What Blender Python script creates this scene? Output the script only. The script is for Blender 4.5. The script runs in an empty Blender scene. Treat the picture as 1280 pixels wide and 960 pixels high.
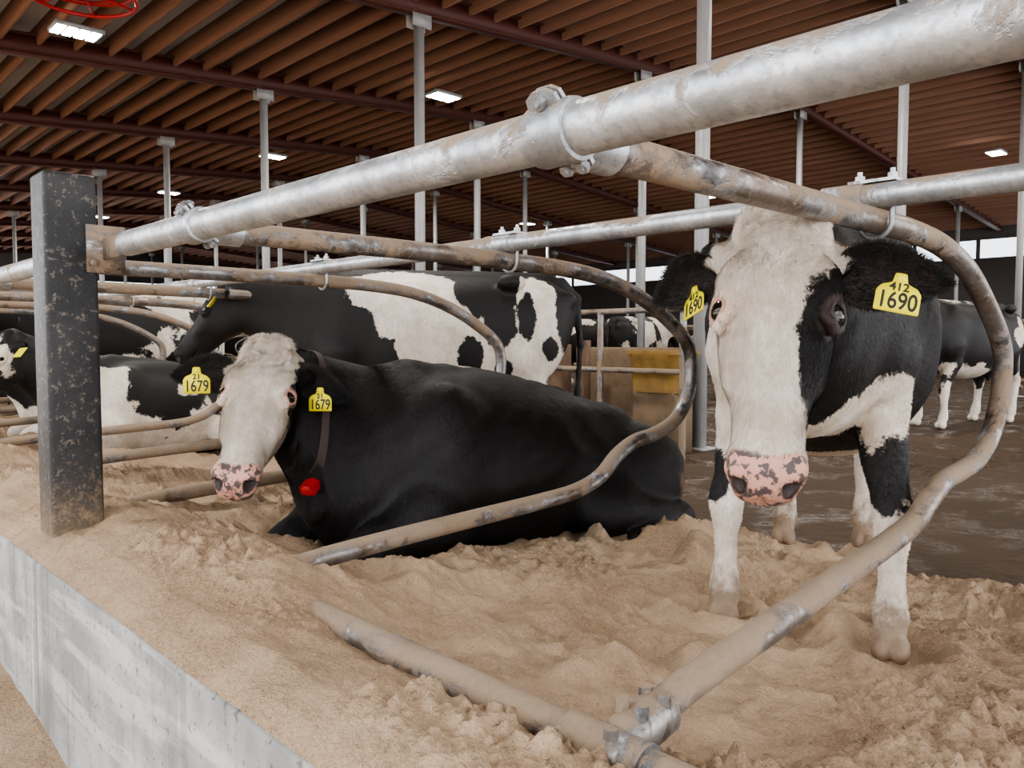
import bpy, math, numpy as np
from mathutils import Vector, Matrix
from mathutils.bvhtree import BVHTree
rng=np.random.RandomState(7)
V=lambda *a: np.array(a,dtype=float)
def nrm(v):
    v=np.array(v,dtype=float); return v/np.linalg.norm(v)
COL=bpy.context.scene.collection
# ------------------------------------------------------------------ mesh helpers
def mesh_np(name,verts,quads,smooth=True,tris=None):
    me=bpy.data.meshes.new(name)
    verts=np.asarray(verts,dtype=np.float32)
    quads=np.asarray(quads,dtype=np.int32).reshape(-1,4)
    nt=0 if tris is None else len(tris)
    me.vertices.add(len(verts)); me.vertices.foreach_set("co",verts.ravel())
    loops=quads.ravel()
    starts=np.arange(len(quads))*4
    if nt:
        tris=np.asarray(tris,dtype=np.int32).reshape(-1,3)
        starts=np.concatenate([starts,len(loops)+np.arange(nt)*3]); loops=np.concatenate([loops,tris.ravel()])
    me.loops.add(len(loops)); me.loops.foreach_set("vertex_index",loops.astype(np.int32))
    me.polygons.add(len(starts)); me.polygons.foreach_set("loop_start",starts.astype(np.int32))
    me.update(calc_edges=True); me.validate()
    if smooth: me.polygons.foreach_set("use_smooth",np.ones(len(me.polygons),dtype=bool))
    return me
def add_obj(name,me,mat=None,parent=None,loc=None):
    o=bpy.data.objects.new(name,me); COL.objects.link(o)
    if mat is not None and me is not None and len(me.materials)==0: me.materials.append(mat)
    if parent is not None: o.parent=parent
    if loc is not None: o.location=loc
    return o
def empty(name,loc=(0,0,0)):
    e=bpy.data.objects.new(name,None); e.empty_display_size=.1; e.location=loc; COL.objects.link(e); return e
class Geo:
    """accumulates geometry into one mesh"""
    def __init__(s): s.v=[];s.q=[];s.t=[];s.n=0;s.mq=[];s.mt=[]
    def add(s,v,q,t=None,mi=0):
        v=np.asarray(v,dtype=float); s.v.append(v)
        q=np.asarray(q,dtype=int).reshape(-1,4); s.q.append(q+s.n); s.mq+= [mi]*len(q)
        if t is not None and len(t): 
            t=np.asarray(t,dtype=int).reshape(-1,3); s.t.append(t+s.n); s.mt+=[mi]*len(t)
        s.n+=len(v)
    def box(s,lo,hi,M=None,mi=0):
        x0,y0,z0=lo;x1,y1,z1=hi
        v=np.array([[x0,y0,z0],[x1,y0,z0],[x1,y1,z0],[x0,y1,z0],[x0,y0,z1],[x1,y0,z1],[x1,y1,z1],[x0,y1,z1]],float)
        if M is not None: v=v@np.array(M[0]).T+np.array(M[1])
        s.add(v,[[0,3,2,1],[4,5,6,7],[0,1,5,4],[1,2,6,5],[2,3,7,6],[3,0,4,7]],mi=mi)
    def tube(s,pts,r,seg=16,caps=True,mi=0,up=None):
        pts=np.asarray(pts,float); n=len(pts)
        r=np.full(n,r) if np.isscalar(r) else np.asarray(r,float)
        T=np.gradient(pts,axis=0) if n>2 else np.repeat([pts[1]-pts[0]],2,0)
        T/=np.linalg.norm(T,axis=1)[:,None]+1e-12
        a=V(0,0,1) if abs(T[0][2])<.9 else V(1,0,0)
        N=np.cross(T[0],a);N/=np.linalg.norm(N)
        th=np.linspace(0,2*math.pi,seg,endpoint=False); vs=[]
        for i in range(n):
            N=N-T[i]*np.dot(N,T[i]);N/=np.linalg.norm(N);B=np.cross(T[i],N)
            vs.append(pts[i]+r[i]*(np.cos(th)[:,None]*N+np.sin(th)[:,None]*B))
        v=np.concatenate(vs); q=[]
        for i in range(n-1):
            for j in range(seg):
                k=(j+1)%seg; q.append([i*seg+j,i*seg+k,(i+1)*seg+k,(i+1)*seg+j])
        t=[]
        if caps:
            v=np.concatenate([v,[pts[0]],[pts[-1]]]);c0=n*seg;c1=c0+1
            for j in range(seg):
                k=(j+1)%seg; t.append([c0,k,j]); t.append([c1,(n-1)*seg+j,(n-1)*seg+k])
        s.add(v,q,t,mi)
    def mesh(s,name,smooth=True,mats=()):
        v=np.concatenate(s.v); q=np.concatenate(s.q) if s.q else np.zeros((0,4),int)
        t=np.concatenate(s.t) if s.t else None
        me=mesh_np(name,v,q,smooth,t)
        for m in mats: me.materials.append(m)
        if len(mats)>1:
            me.polygons.foreach_set("material_index",np.array(s.mq+s.mt,dtype=np.int32))
        if smooth:
            try: me.set_sharp_from_angle(angle=math.radians(40))
            except Exception: pass
        return me
def catmull(P,n=8):
    P=np.asarray(P,float); Q=np.concatenate([[2*P[0]-P[1]],P,[2*P[-1]-P[-2]]]); out=[]
    for i in range(1,len(Q)-2):
        p0,p1,p2,p3=Q[i-1],Q[i],Q[i+1],Q[i+2]
        for t in np.linspace(0,1,n,endpoint=False):
            out.append(.5*((2*p1)+(-p0+p2)*t+(2*p0-5*p1+4*p2-p3)*t*t+(-p0+3*p1-3*p2+p3)*t**3))
    out.append(P[-1]); return np.array(out)
# ------------------------------------------------------------------ numpy noise
def vnoise(x,y,seed=0):
    xi=np.floor(x).astype(np.int64);yi=np.floor(y).astype(np.int64);xf=x-xi;yf=y-yi
    def hsh(a,b):
        n=(a*374761393+b*668265263+seed*1442695041)&0xffffffff
        n=((n^(n>>13))*1274126177)&0xffffffff
        return ((n^(n>>16))&0xffff)/65535.0
    u=xf*xf*xf*(xf*(xf*6-15)+10);v=yf*yf*yf*(yf*(yf*6-15)+10)
    return (hsh(xi,yi)*(1-u)+hsh(xi+1,yi)*u)*(1-v)+(hsh(xi,yi+1)*(1-u)+hsh(xi+1,yi+1)*u)*v-.5
def fbm(x,y,o=4,seed=0):
    s=0;a=1
    for i in range(o): s=s+a*vnoise(x*2**i+i*17.3,y*2**i-i*9.1,seed+i);a*=.5
    return s
# ------------------------------------------------------------------ materials
class NT:
    def __init__(s,name):
        s.m=bpy.data.materials.new(name); s.m.use_nodes=True; s.t=s.m.node_tree; s.n=s.t.nodes; s.l=s.t.links
        s.b=s.n["Principled BSDF"]; s.tc=None
    def new(s,typ,**kw):
        n=s.n.new(typ)
        for k,v in kw.items(): setattr(n,k,v)
        return n
    def inp(s,sock,v):
        if isinstance(v,bpy.types.NodeSocket): s.l.new(v,sock)
        else:
            if isinstance(v,tuple) and len(v)==3 and sock.type=='RGBA': v=v+(1,)
            sock.default_value=v
    def coord(s,kind='Object'):
        if s.tc is None: s.tc=s.new('ShaderNodeTexCoord')
        return s.tc.outputs[kind]
    def noise(s,scale,detail=4,rough=.55,vec=None,dist=0,dim='3D',w=None):
        n=s.new('ShaderNodeTexNoise'); n.noise_dimensions=dim
        s.inp(n.inputs['Scale'],scale);s.inp(n.inputs['Detail'],detail);s.inp(n.inputs['Roughness'],rough);s.inp(n.inputs['Distortion'],dist)
        s.l.new(vec if vec is not None else s.coord(),n.inputs['Vector'])
        if w is not None: s.inp(n.inputs['W'],w)
        return n.outputs['Fac']
    def math(s,op,a,b=0.,c=0.,clamp=False):
        n=s.new('ShaderNodeMath',operation=op,use_clamp=clamp); s.inp(n.inputs[0],a);s.inp(n.inputs[1],b);s.inp(n.inputs[2],c); return n.outputs[0]
    def ramp(s,v,a,b,lo=0.,hi=1.):
        n=s.new('ShaderNodeMapRange',clamp=True); n.interpolation_type='SMOOTHSTEP'
        s.inp(n.inputs['Value'],v);s.inp(n.inputs['From Min'],a);s.inp(n.inputs['From Max'],b);s.inp(n.inputs['To Min'],lo);s.inp(n.inputs['To Max'],hi); return n.outputs[0]
    def mix(s,f,a,b):
        n=s.new('ShaderNodeMix',data_type='RGBA'); s.inp(n.inputs[0],f);s.inp(n.inputs[6],a);s.inp(n.inputs[7],b); return n.outputs[2]
    def scl(s,v,sc):
        n=s.new('ShaderNodeMapping'); s.l.new(v,n.inputs[0]); n.inputs['Scale'].default_value=sc; return n.outputs[0]
    def attr(s,name):
        n=s.new('ShaderNodeAttribute',attribute_name=name); return n.outputs['Fac']
    def bump(s,h,dist,strength=1.,prev=None):
        n=s.new('ShaderNodeBump'); s.inp(n.inputs['Height'],h); n.inputs['Distance'].default_value=dist; n.inputs['Strength'].default_value=strength
        if prev is not None: s.l.new(prev,n.inputs['Normal'])
        return n.outputs[0]
    def out(s,color=None,rough=None,metal=None,normal=None,**kw):
        if color is not None: s.inp(s.b.inputs['Base Color'],color)
        if rough is not None: s.inp(s.b.inputs['Roughness'],rough)
        if metal is not None: s.inp(s.b.inputs['Metallic'],metal)
        if normal is not None: s.l.new(normal,s.b.inputs['Normal'])
        for k,v in kw.items(): s.inp(s.b.inputs[k],v)
        return s.m
    def nz(s):
        g=s.new('ShaderNodeNewGeometry'); x=s.new('ShaderNodeSeparateXYZ'); s.l.new(g.outputs['Normal'],x.inputs[0]); return x.outputs[2]
def m_sand():
    t=NT('sand'); c=t.coord()
    f=t.noise(2.2,6,.65); g=t.noise(110,3,.6); k=t.noise(13,5,.65)
    col=t.mix(t.ramp(f,.32,.68),(.30,.205,.13),(.45,.33,.22)); col=t.mix(t.ramp(k,.50,.70,0,.40),col,(.24,.16,.098)); col=t.mix(t.ramp(g,.42,.66,0,.4),col,(.50,.385,.27)); col=t.mix(t.ramp(t.noise(240,2,.6),.58,.68,0,.5),col,(.17,.115,.07))
    n=t.bump(t.noise(32,6,.7),.018,.85); n=t.bump(g,.005,.9,n)
    return t.out(col,.95,0,n,**{'Specular IOR Level':.2})
def m_galv(name,thr=.60,dark=0.,rust=0.,base=1.,lowdirt=False):
    t=NT(name); v=t.coord()
    a=t.noise(11,5,.6); b=t.noise(70,4,.6)
    s=lambda *c: tuple(x*base for x in c)
    col=t.mix(t.ramp(a,.3,.7),s(.36,.38,.40),s(.60,.62,.64)); col=t.mix(t.ramp(b,.45,.7,0,.5),col,s(.22,.23,.24))
    if dark: col=t.mix(t.ramp(t.noise(8,5,.7,dist=.6),.52,.60,0,dark),col,(.050,.050,.055))
    if rust: col=t.mix(t.ramp(t.noise(5,5,.65),.35,.65,0,rust),col,(.18,.12,.075))
    up=t.math('MULTIPLY',t.math('MAXIMUM',t.nz(),0.),.12); dm=t.math('ADD',up,t.noise(4.5,8,.72,dist=.5))
    if lowdirt:
        x=t.new('ShaderNodeSeparateXYZ'); t.l.new(v,x.inputs[0]); dm=t.math('ADD',dm,t.ramp(x.outputs[2],-.60,-.1,.045,0.))
    d=t.ramp(dm,thr,thr+.09,0,.92)
    col=t.mix(d,col,t.mix(b,(.17,.12,.078),(.34,.255,.175)))
    met=t.math('MULTIPLY',t.math('SUBTRACT',1.,d),.75)
    r=t.math('ADD',t.math('MULTIPLY',d,.45),t.ramp(b,.3,.7,.34,.52))
    n=t.bump(b,.0015,.6); n=t.bump(d,.004,.7,n)
    return t.out(col,r,met,n)
def m_simple(name,col,rough=.6,metal=0.,var=.25,scale=12,bump=0.):
    t=NT(name); f=t.noise(scale,5,.6)
    c2=tuple(x*(1-var) for x in col); c1=tuple(min(1,x*(1+var)) for x in col)
    n=t.bump(t.noise(scale*4,4,.6),bump) if bump else None
    return t.out(t.mix(f,c2,c1),rough,metal,n)
def m_concrete():
    t=NT('concrete'); f=t.noise(2.5,6,.65); s=t.noise(1,5,.65,vec=t.scl(t.coord(),(1,1.5,14)),dist=.4)
    pit=t.noise(45,3,.6); vs=t.noise(1,5,.7,vec=t.scl(t.coord(),(8,8,.7)))
    col=t.mix(t.ramp(f,.35,.65),(.20,.205,.195),(.38,.385,.37)); col=t.mix(t.ramp(s,.50,.64,0,.55),col,(.50,.50,.48)); col=t.mix(t.ramp(vs,.50,.64,0,.6),col,(.15,.135,.115)); col=t.mix(t.ramp(pit,.60,.68,0,.75),col,(.10,.09,.08))
    return t.out(col,.85,0,t.bump(pit,.004,.8))
def m_floor():
    t=NT('wet_manure_floor'); f=t.noise(1.2,6,.65); g=t.noise(9,5,.6)
    col=t.mix(f,(.028,.017,.009),(.095,.060,.034))
    r=t.ramp(t.noise(2.2,5,.6),.38,.52,.14,.75)
    return t.out(col,r,0,t.bump(g,.035,.8),**{'Specular IOR Level':.22})
def m_wood():
    t=NT('purlin_wood'); f=t.noise(1.,5,.6,vec=t.scl(t.coord(),(6,.5,14))); 
    col=t.mix(f,(.15,.07,.042),(.36,.19,.12))
    return t.out(col,.75)
def m_post():
    t=NT('black_post'); f=t.noise(3,6,.7); g=t.noise(42,5,.78); 
    col=t.mix(t.ramp(f,.35,.7),(.008,.008,.010),(.028,.028,.028)); col=t.mix(t.ramp(g,.54,.63,0,.65),col,(.17,.145,.115))
    x=t.new('ShaderNodeSeparateXYZ'); t.l.new(t.coord(),x.inputs[0])
    col=t.mix(t.ramp(t.math('ADD',x.outputs[2],t.math('MULTIPLY',g,.9)),-.25,.05,.75,0),col,(.25,.175,.11))
    return t.out(col,.5,0,t.bump(g,.003,.6),**{'Specular IOR Level':.4})
def m_cow(name,noisy=False):
    t=NT(name); v=t.coord(); rough=.55
    if noisy:
        oi=t.new('ShaderNodeObjectInfo')
        w=t.noise(1.7,2,.5,vec=v,dim='4D',w=t.math('MULTIPLY',oi.outputs['Random'],40.))
        th=t.math('ADD',t.math('MULTIPLY',t.math('FRACT',t.math('MULTIPLY',oi.outputs['Random'],7.3)),.14),.47)
        x=t.new('ShaderNodeSeparateXYZ'); t.l.new(v,x.inputs[0])
        w=t.math('SUBTRACT',w,th); w=t.math('ADD',w,t.ramp(x.outputs[2],.0,.5,.18,0.)); w=t.math('MULTIPLY',w,.5)
    else: w=t.attr('w')
    e=t.math('MULTIPLY',t.math('SUBTRACT',t.noise(14,4,.65),.5),.07); e2=t.math('MULTIPLY',t.math('SUBTRACT',t.noise(120,3,.6),.5),.014)
    f=t.ramp(t.math('ADD',t.math('ADD',w,e),e2),-.004,.005)
    fur=t.noise(1,5,.65,vec=t.scl(v,(60,60,22)),dist=1.2)
    fine=t.noise(260,3,.6)
    blk=t.mix(fur,(.0045,.004,.004),(.015,.013,.012)); 
    wht=t.mix(t.ramp(t.noise(7,5,.65),.35,.7),(.76,.70,.62),(.56,.48,.38)); wht=t.mix(t.ramp(fur,.35,.65,.35,0),wht,(.38,.31,.24))
    col=t.mix(f,blk,wht)
    if not noisy:
        pk=t.attr('pink'); spots=t.noise(44,4,.6)
        pc=t.mix(t.ramp(spots,.49,.55),(.52,.28,.215),(.09,.068,.066))
        pf=t.ramp(t.math('ADD',pk,e2),-.006,.01); col=t.mix(pf,col,pc); rough=t.ramp(pf,0,1,.55,.38)
        d=t.attr('dirt'); dd=t.ramp(t.math('ADD',d,t.math('MULTIPLY',t.math('SUBTRACT',t.noise(16,5,.7),.5),1.3)),.25,.75,0,.88)
        col=t.mix(dd,col,(.20,.13,.078))
        dk=t.attr('dark'); col=t.mix(dk,col,(.022,.012,.010))
    n=t.bump(fur,.006,.5); n=t.bump(fine,.0015,.5,n)
    return t.out(col,rough,0,n,**{'Specular IOR Level':.30})
MS=m_sand(); MG=m_galv('galvanized_pipe',.56); MG2=m_galv('galvanized_pipe_worn',.50,.75,.7,.66,True); MGd=m_galv('galvanized_pipe_dirty',.47,.5,.9,.62,True); MGc=m_galv('galvanized_clamp',.60,0,0,.85); ML=m_galv('galvanized_pipe_sanded',.455,.6,.7,.60)
MC=m_concrete(); MF=m_floor(); MW=m_wood(); MP=m_post(); MCOW=m_cow('holstein_hide'); MCOWN=m_cow('holstein_hide_patchy',True)
MRED=m_simple('red_primer_steel',(.085,.022,.014),.6); MROOF=m_simple('roof_sheet',(.34,.315,.30),.6,.0,.1,3); MCOLM=m_simple('galvanized_column',(.36,.36,.355),.5,.2,.2,6)
MYEL=m_simple('yellow_tag_plastic',(.80,.70,.02),.45,0,.08,20); MYT=m_simple('yellow_trough_plastic',(.23,.135,.035),.6,0,.85,7); MBLK=m_simple('tag_ink',(.01,.01,.01),.6); MEYE=m_simple('eye_dark',(.010,.006,.004),.05,0,.4,80)
MLIDB=m_simple('eyelid_black',(.018,.013,.012),.5,0,.3,60); MLIDP=m_simple('eyelid_tan',(.36,.215,.155),.5,0,.25,60)
MSTRAP=m_simple('collar_strap',(.03,.016,.013),.7,0,.3,60); MREDP=m_simple('red_plastic',(.36,.012,.012),.4,0,.1,30); MEARIN=m_simple('ear_inner',(.028,.017,.014),.8,0,.6,60,.004); MREDM=m_simple('red_enamel',(.40,.012,.012),.4,0,.1,30)
MEARB=m_simple('ear_black_hair',(.008,.0075,.0075),.6,0,.4,90,.004); MRUST=m_simple('old_timber',(.12,.07,.04),.8,0,.4,14,.005); MSTC=m_simple('stained_concrete',(.155,.105,.062),.85,0,.6,5,.01)
def emis(name,col,st):
    t=NT(name); t.inp(t.b.inputs['Emission Color'],col); t.b.inputs['Emission Strength'].default_value=st; t.inp(t.b.inputs['Base Color'],(.8,.8,.8)); return t.m
MLED=emis('led_panel',(1,.98,.95),28); MWIN=emis('daylight_curtain',(.85,.93,1),2.2)
# ------------------------------------------------------------------ SDF modelling
def dense(secs): return catmull(secs,6)
def prim(kind,k,**d): d['kind']=kind; d['k']=k; return d
def ell(c,r,k=.04,R=None,sub=False): return prim('ell',k,c=V(*c),r=V(*r),R=R,sub=sub)
def cap(a,b,ra,rb,k=.04): return prim('cap',k,a=V(*a),b=V(*b),ra=ra,rb=rb,sub=False)
def chain(pts,k=.03): return [cap(p[:3],q[:3],p[3],q[3],k) for p,q in zip(pts[:-1],pts[1:])]
def loft(o,R,secs,n,k): return prim('loft',k,o=V(*o),R=np.array(R),S=dense(secs),n=n,sub=False)
def pbox(p):
    if p['kind']=='ell': m=max(p['r']); return p['c']-m,p['c']+m
    if p['kind']=='cap': m=max(p['ra'],p['rb']); return np.minimum(p['a'],p['b'])-m,np.maximum(p['a'],p['b'])+m
    S=p['S'];x0,x1=S[:,0].min(),S[:,0].max();w=S[:,3].max();z0=(S[:,1]-S[:,2]).min();z1=(S[:,1]+S[:,2]).max()
    C=np.array([[x,y,z] for x in(x0,x1) for y in(-w,w) for z in(z0,z1)])@p['R'].T+p['o']
    return C.min(0),C.max(0)
def peval(p,X,Y,Z):
    if p['kind']=='ell':
        a,b,c=X-p['c'][0],Y-p['c'][1],Z-p['c'][2]; R=p['R']
        if R is not None: a,b,c=[R[0][i]*a+R[1][i]*b+R[2][i]*c for i in range(3)]
        r=p['r']; k0=np.sqrt((a/r[0])**2+(b/r[1])**2+(c/r[2])**2); k1=np.sqrt((a/r[0]**2)**2+(b/r[1]**2)**2+(c/r[2]**2)**2)+1e-6
        return k0*(k0-1)/k1
    if p['kind']=='cap':
        ba=p['b']-p['a']; L=ba@ba+1e-12; a,b,c=X-p['a'][0],Y-p['a'][1],Z-p['a'][2]
        t=np.clip((a*ba[0]+b*ba[1]+c*ba[2])/L,0,1)
        return np.sqrt((a-t*ba[0])**2+(b-t*ba[1])**2+(c-t*ba[2])**2)-(p['ra']+(p['rb']-p['ra'])*t)
    R=p['R'];a,b,c=X-p['o'][0],Y-p['o'][1],Z-p['o'][2]
    x,y,z=[R[0][i]*a+R[1][i]*b+R[2][i]*c for i in range(3)]
    S=p['S'];zc=np.interp(x,S[:,0],S[:,1]);h=np.interp(x,S[:,0],S[:,2]);w=np.interp(x,S[:,0],S[:,3]);n=p['n']
    e=((np.abs(y)/w)**n+(np.abs(z-zc)/h)**n)**(1/n); d=(e-1)*np.minimum(w,h)
    return np.maximum(d,np.maximum(S[0,0]-x,x-S[-1,0]))
def smin(a,b,k):
    h=np.maximum(k-np.abs(a-b),0)/k; return np.minimum(a,b)-h*h*k*.25
def field(prims,lo,hi,h):
    xs=[np.arange(lo[i],hi[i]+h,h) for i in range(3)]
    F=np.full([len(x) for x in xs],.5,dtype=np.float32)
    for p in prims:
        a,b=pbox(p); m=p['k']+2*h; sl=[]
        for i in range(3):
            i0=max(0,int((a[i]-m-lo[i])/h)); i1=min(len(xs[i]),int((b[i]+m-lo[i])/h)+2); sl.append(slice(i0,i1))
        if any(s.stop<=s.start for s in sl): continue
        d=peval(p,xs[0][sl[0]][:,None,None],xs[1][sl[1]][None,:,None],xs[2][sl[2]][None,None,:])
        G=F[sl[0],sl[1],sl[2]]
        if p['sub']: F[sl[0],sl[1],sl[2]]=-smin(-G,d,p['k'])
        else: F[sl[0],sl[1],sl[2]]=smin(G,d,p['k'])
    return F
def surfnets(F,lo,h):
    ins=F<0; c=[ins[i:ins.shape[0]-1+i or None,j:ins.shape[1]-1+j or None,k:ins.shape[2]-1+k or None] for i in(0,1) for j in(0,1) for k in(0,1)]
    s=sum(x.astype(np.int8) for x in c); act=(s>0)&(s<8); I=np.argwhere(act); idx=-np.ones(act.shape,dtype=np.int32); idx[act]=np.arange(len(I))
    offs=np.array([[i,j,k] for i in(0,1) for j in(0,1) for k in(0,1)])
    vals=np.stack([F[I[:,0]+o[0],I[:,1]+o[1],I[:,2]+o[2]] for o in offs],1)
    acc=np.zeros((len(I),3));cnt=np.zeros(len(I))
    for a in range(8):
        for b in range(a+1,8):
            if np.abs(offs[a]-offs[b]).sum()!=1: continue
            va,vb=vals[:,a],vals[:,b]; m=(va<0)!=(vb<0); t=np.where(m,va/(va-vb+1e-20),0)
            acc+=np.where(m[:,None],offs[a]+t[:,None]*(offs[b]-offs[a]),0); cnt+=m
    vtx=(I+acc/cnt[:,None])*h+np.array(lo); Q=[]
    for ax in range(3):
        s0=[slice(None)]*3;s1=[slice(None)]*3;s0[ax]=slice(0,-1);s1[ax]=slice(1,None)
        A=ins[tuple(s0)];B=ins[tuple(s1)]; E=np.argwhere(A!=B); u,v=[(1,2),(2,0),(0,1)][ax]
        ok=(E[:,u]>0)&(E[:,v]>0)&(E[:,u]<F.shape[u]-1)&(E[:,v]<F.shape[v]-1);E=E[ok]; sg=A[tuple(E.T)]
        def ix(du,dv):
            e=E.copy();e[:,u]+=du;e[:,v]+=dv;return idx[tuple(e.T)]
        q=np.stack([ix(-1,-1),ix(0,-1),ix(0,0),ix(-1,0)],1); q[~sg]=q[~sg][:,::-1]; Q.append(q)
    Q=np.concatenate(Q); Q=Q[(Q>=0).all(1)]
    return vtx,Q
def keep(v,q,mask):
    q=q[mask[q].any(1)]; u,inv=np.unique(q,return_inverse=True); return v[u],inv.reshape(-1,4)
def vnormals(v,q):
    n=np.cross(v[q[:,2]]-v[q[:,0]],v[q[:,3]]-v[q[:,1]]); N=np.zeros_like(v)
    for i in range(4): 
        for c in range(3): N[:,c]+=np.bincount(q[:,i],n[:,c],minlength=len(v))
    return N/(np.linalg.norm(N,axis=1)[:,None]+1e-12)
# head in its own frame: x poll->muzzle, z forehead normal, y left
HEADSEC=[(-.05,-.05,.05,.06),(-.01,-.052,.078,.090),(.05,-.07,.100,.107),(.12,-.088,.122,.118),(.18,-.098,.128,.116),(.24,-.10,.120,.106),(.31,-.09,.100,.088),(.38,-.077,.082,.072),(.44,-.068,.070,.065),(.49,-.066,.063,.066),(.53,-.068,.055,.064),(.557,-.072,.038,.048),(.568,-.074,.016,.024)]
EX,EY,EZ,ER=.205,.093,-.021,.0285
UY,UZ=.80,.60
def eyepts(s,phi,rad,xs=.034,n=9):
    u=nrm(V(0,s*UY,UZ)); v_=nrm(V(0,-s*UZ,UY)); out=[]
    for t in np.linspace(-1,1,n):
        x=xs*t; rr=math.sqrt(max(rad*rad-(x*rad/xs*.80)**2,1e-8)); f=phi*(1-t*t)
        out.append(V(EX,s*EY,EZ)+V(x,0,0)+rr*(math.cos(f)*u+math.sin(f)*v_))
    return out
def head_prims(o,R,hs):
    o=V(*o);R=np.array(R); H=lambda x,y,z: o+R@(V(x,y,z)*hs)
    S=[tuple(np.array(s)*hs) for s in HEADSEC]; P=[loft(o,R,S,2.3,.03)]
    E=lambda c,r,k=.02,sub=False: P.append(ell(H(*c),V(*r)*hs,k,R,sub))
    E((.0,0,-.01),(.06,.066,.036),.05)
    for s in(1,-1):
        E((.150,s*.084,-.004),(.050,.032,.022),.04)      # brow
        E((.28,s*.074,-.060),(.07,.020,.028),.04)          # cheek ridge
        E((.15,s*.062,-.175),(.10,.034,.065),.05)         # jaw angle
        E((.512,s*.046,-.044),(.036,.026,.034),.02)       # nostril wing
        P.append(cap(H(.06,s*.09,-.05),H(.04,s*.135,-.06),.035*hs,.026*hs,.03)) # ear base
        P.append(ell(H(EX,s*(EY-.005),EZ-.003),V(.034,.0245,.0245)*hs,.012,R))
        for ph,rd,lr in((1.28,ER-.001,.009),(-1.25,ER-.003,.008)):
            q=eyepts(s,ph,rd,.038,7)
            for a,b in zip(q[:-1],q[1:]): P.append(cap(H(*a),H(*b),lr*hs,lr*hs,.012))
    E((.47,0,-.125),(.075,.046,.032),.025)                # chin
    E((.30,0,-.150),(.13,.045,.035),.04)
    E((.545,0,-.098),(.022,.050,.022),.02)                # upper lip
    E((.30,0,.030),(.12,.020,.016),.03,True)
    for s in(1,-1):
        Rn=R@np.array(Matrix.Rotation(s*.75,3,'X'))@np.array(Matrix.Rotation(-s*.35,3,'Z'))
        P.append(ell(H(.547,s*.048,-.050),V(.034,.013,.022)*hs,.007,Rn,True))
        P.append(ell(H(.50,s*.058,-.116),V(.07,.03,.0065)*hs,.010,R,True))   # mouth line
    P.append(ell(H(.565,0,-.112),V(.025,.06,.006)*hs,.008,R,True))
    P.append(ell(H(.574,0,-.075),V(.012,.003,.03)*hs,.008,R,True))
    return P
def neck_prims(o,R,hs,w,m,b,wr=.12,mr=.2,br=.14):
    o=V(*o);R=np.array(R); H=lambda x,y,z: tuple(o+R@(V(x,y,z)*hs))
    return [cap(w,H(-.02,0,-.065),wr,.062*hs,.10),cap(m,H(.06,0,-.12),mr,.095*hs,.12),cap(b,H(.13,0,-.165),br,.062*hs,.12)]
def stand_prims(fl=.62,fr=.62,hl=-.68,hr=-.6,fy=.22,wide=1.,tail=True):
    S=[(-.90,1.15,.08,.08),(-.84,1.10,.20,.17),(-.72,1.06,.30,.24),(-.52,1.03,.35,.28),(-.28,.99,.40,.33*wide),(0,.955,.435,.375*wide),(.28,.965,.425,.35*wide),(.52,.99,.40,.27),(.72,1.01,.31,.22),(.86,1.0,.18,.14),(.92,1.0,.08,.07)]
    P=[loft((0,0,0),np.eye(3),S,2.25,.08)]
    for s,ff,hf in((1,fl,hl),(-1,fr,hr)):
        P+=[ell((.52,s*.19,1.06),(.16,.10,.28),.09),ell((.60,s*.20,.90),(.13,.09,.13),.08)]
        P+=chain([(.56,s*.20,.90,.125),(.54,s*.205,.72,.082),(ff-.01,s*(fy-.005),.45,.050),(ff-.005,s*fy,.36,.041),(ff-.01,s*fy,.17,.034),(ff+.005,s*fy,.115,.043),(ff+.03,s*fy,.06,.042)],.03)
        P+=[ell((ff,s*fy,.41),(.056,.052,.060),.02)]
        P+=[ell((ff+.05,s*fy+.024,.035),(.062,.030,.042),.010),ell((ff+.05,s*fy-.024,.035),(.062,.030,.042),.010)]
        P+=[ell((-.56,s*.17,.98),(.24,.14,.30),.09),ell((-.36,s*.23,.82),(.15,.10,.16),.08)]
        P+=chain([(-.50,s*.19,.85,.15),(-.62,s*.19,.64,.075),(hf-.06,s*.17,.50,.055),(hf-.06,s*.17,.44,.046),(hf-.02,s*.17,.18,.038),(hf,s*.17,.12,.046),(hf+.03,s*.17,.06,.043)],.035)
        P+=[ell((hf-.10,s*.17,.53),(.035,.028,.05),.02)]
        P+=[ell((hf+.05,s*.17+.024,.035),(.06,.030,.042),.012),ell((hf+.05,s*.17-.024,.035),(.06,.030,.042),.012)]
        P+=[ell((-.46,s*.26,1.33),(.09,.05,.05),.05),ell((-.84,s*.12,1.23),(.06,.04,.05),.05)]
        P+=[ell((-.25,s*.40,1.20),(.13,.07,.10),.08,None,True)]
        P+=chain([(-.36,s*.08,.56,.02),(-.36,s*.08,.49,.012)],.02)+chain([(-.5,s*.07,.57,.02),(-.5,s*.07,.50,.012)],.02)
    P+=[ell((-.43,0,.68),(.24,.17,.15),.06),ell((.76,0,.84),(.16,.13,.18),.10),cap((-.75,0,1.375),(.5,0,1.375),.03,.04,.06)]
    if tail: P+=chain([(-.82,0,1.34,.045),(-.92,0,1.24,.03),(-.95,0,.95,.02),(-.93,.02,.65,.018),(-.92,.02,.55,.04),(-.92,.02,.38,.012)],.03)
    return P
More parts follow.
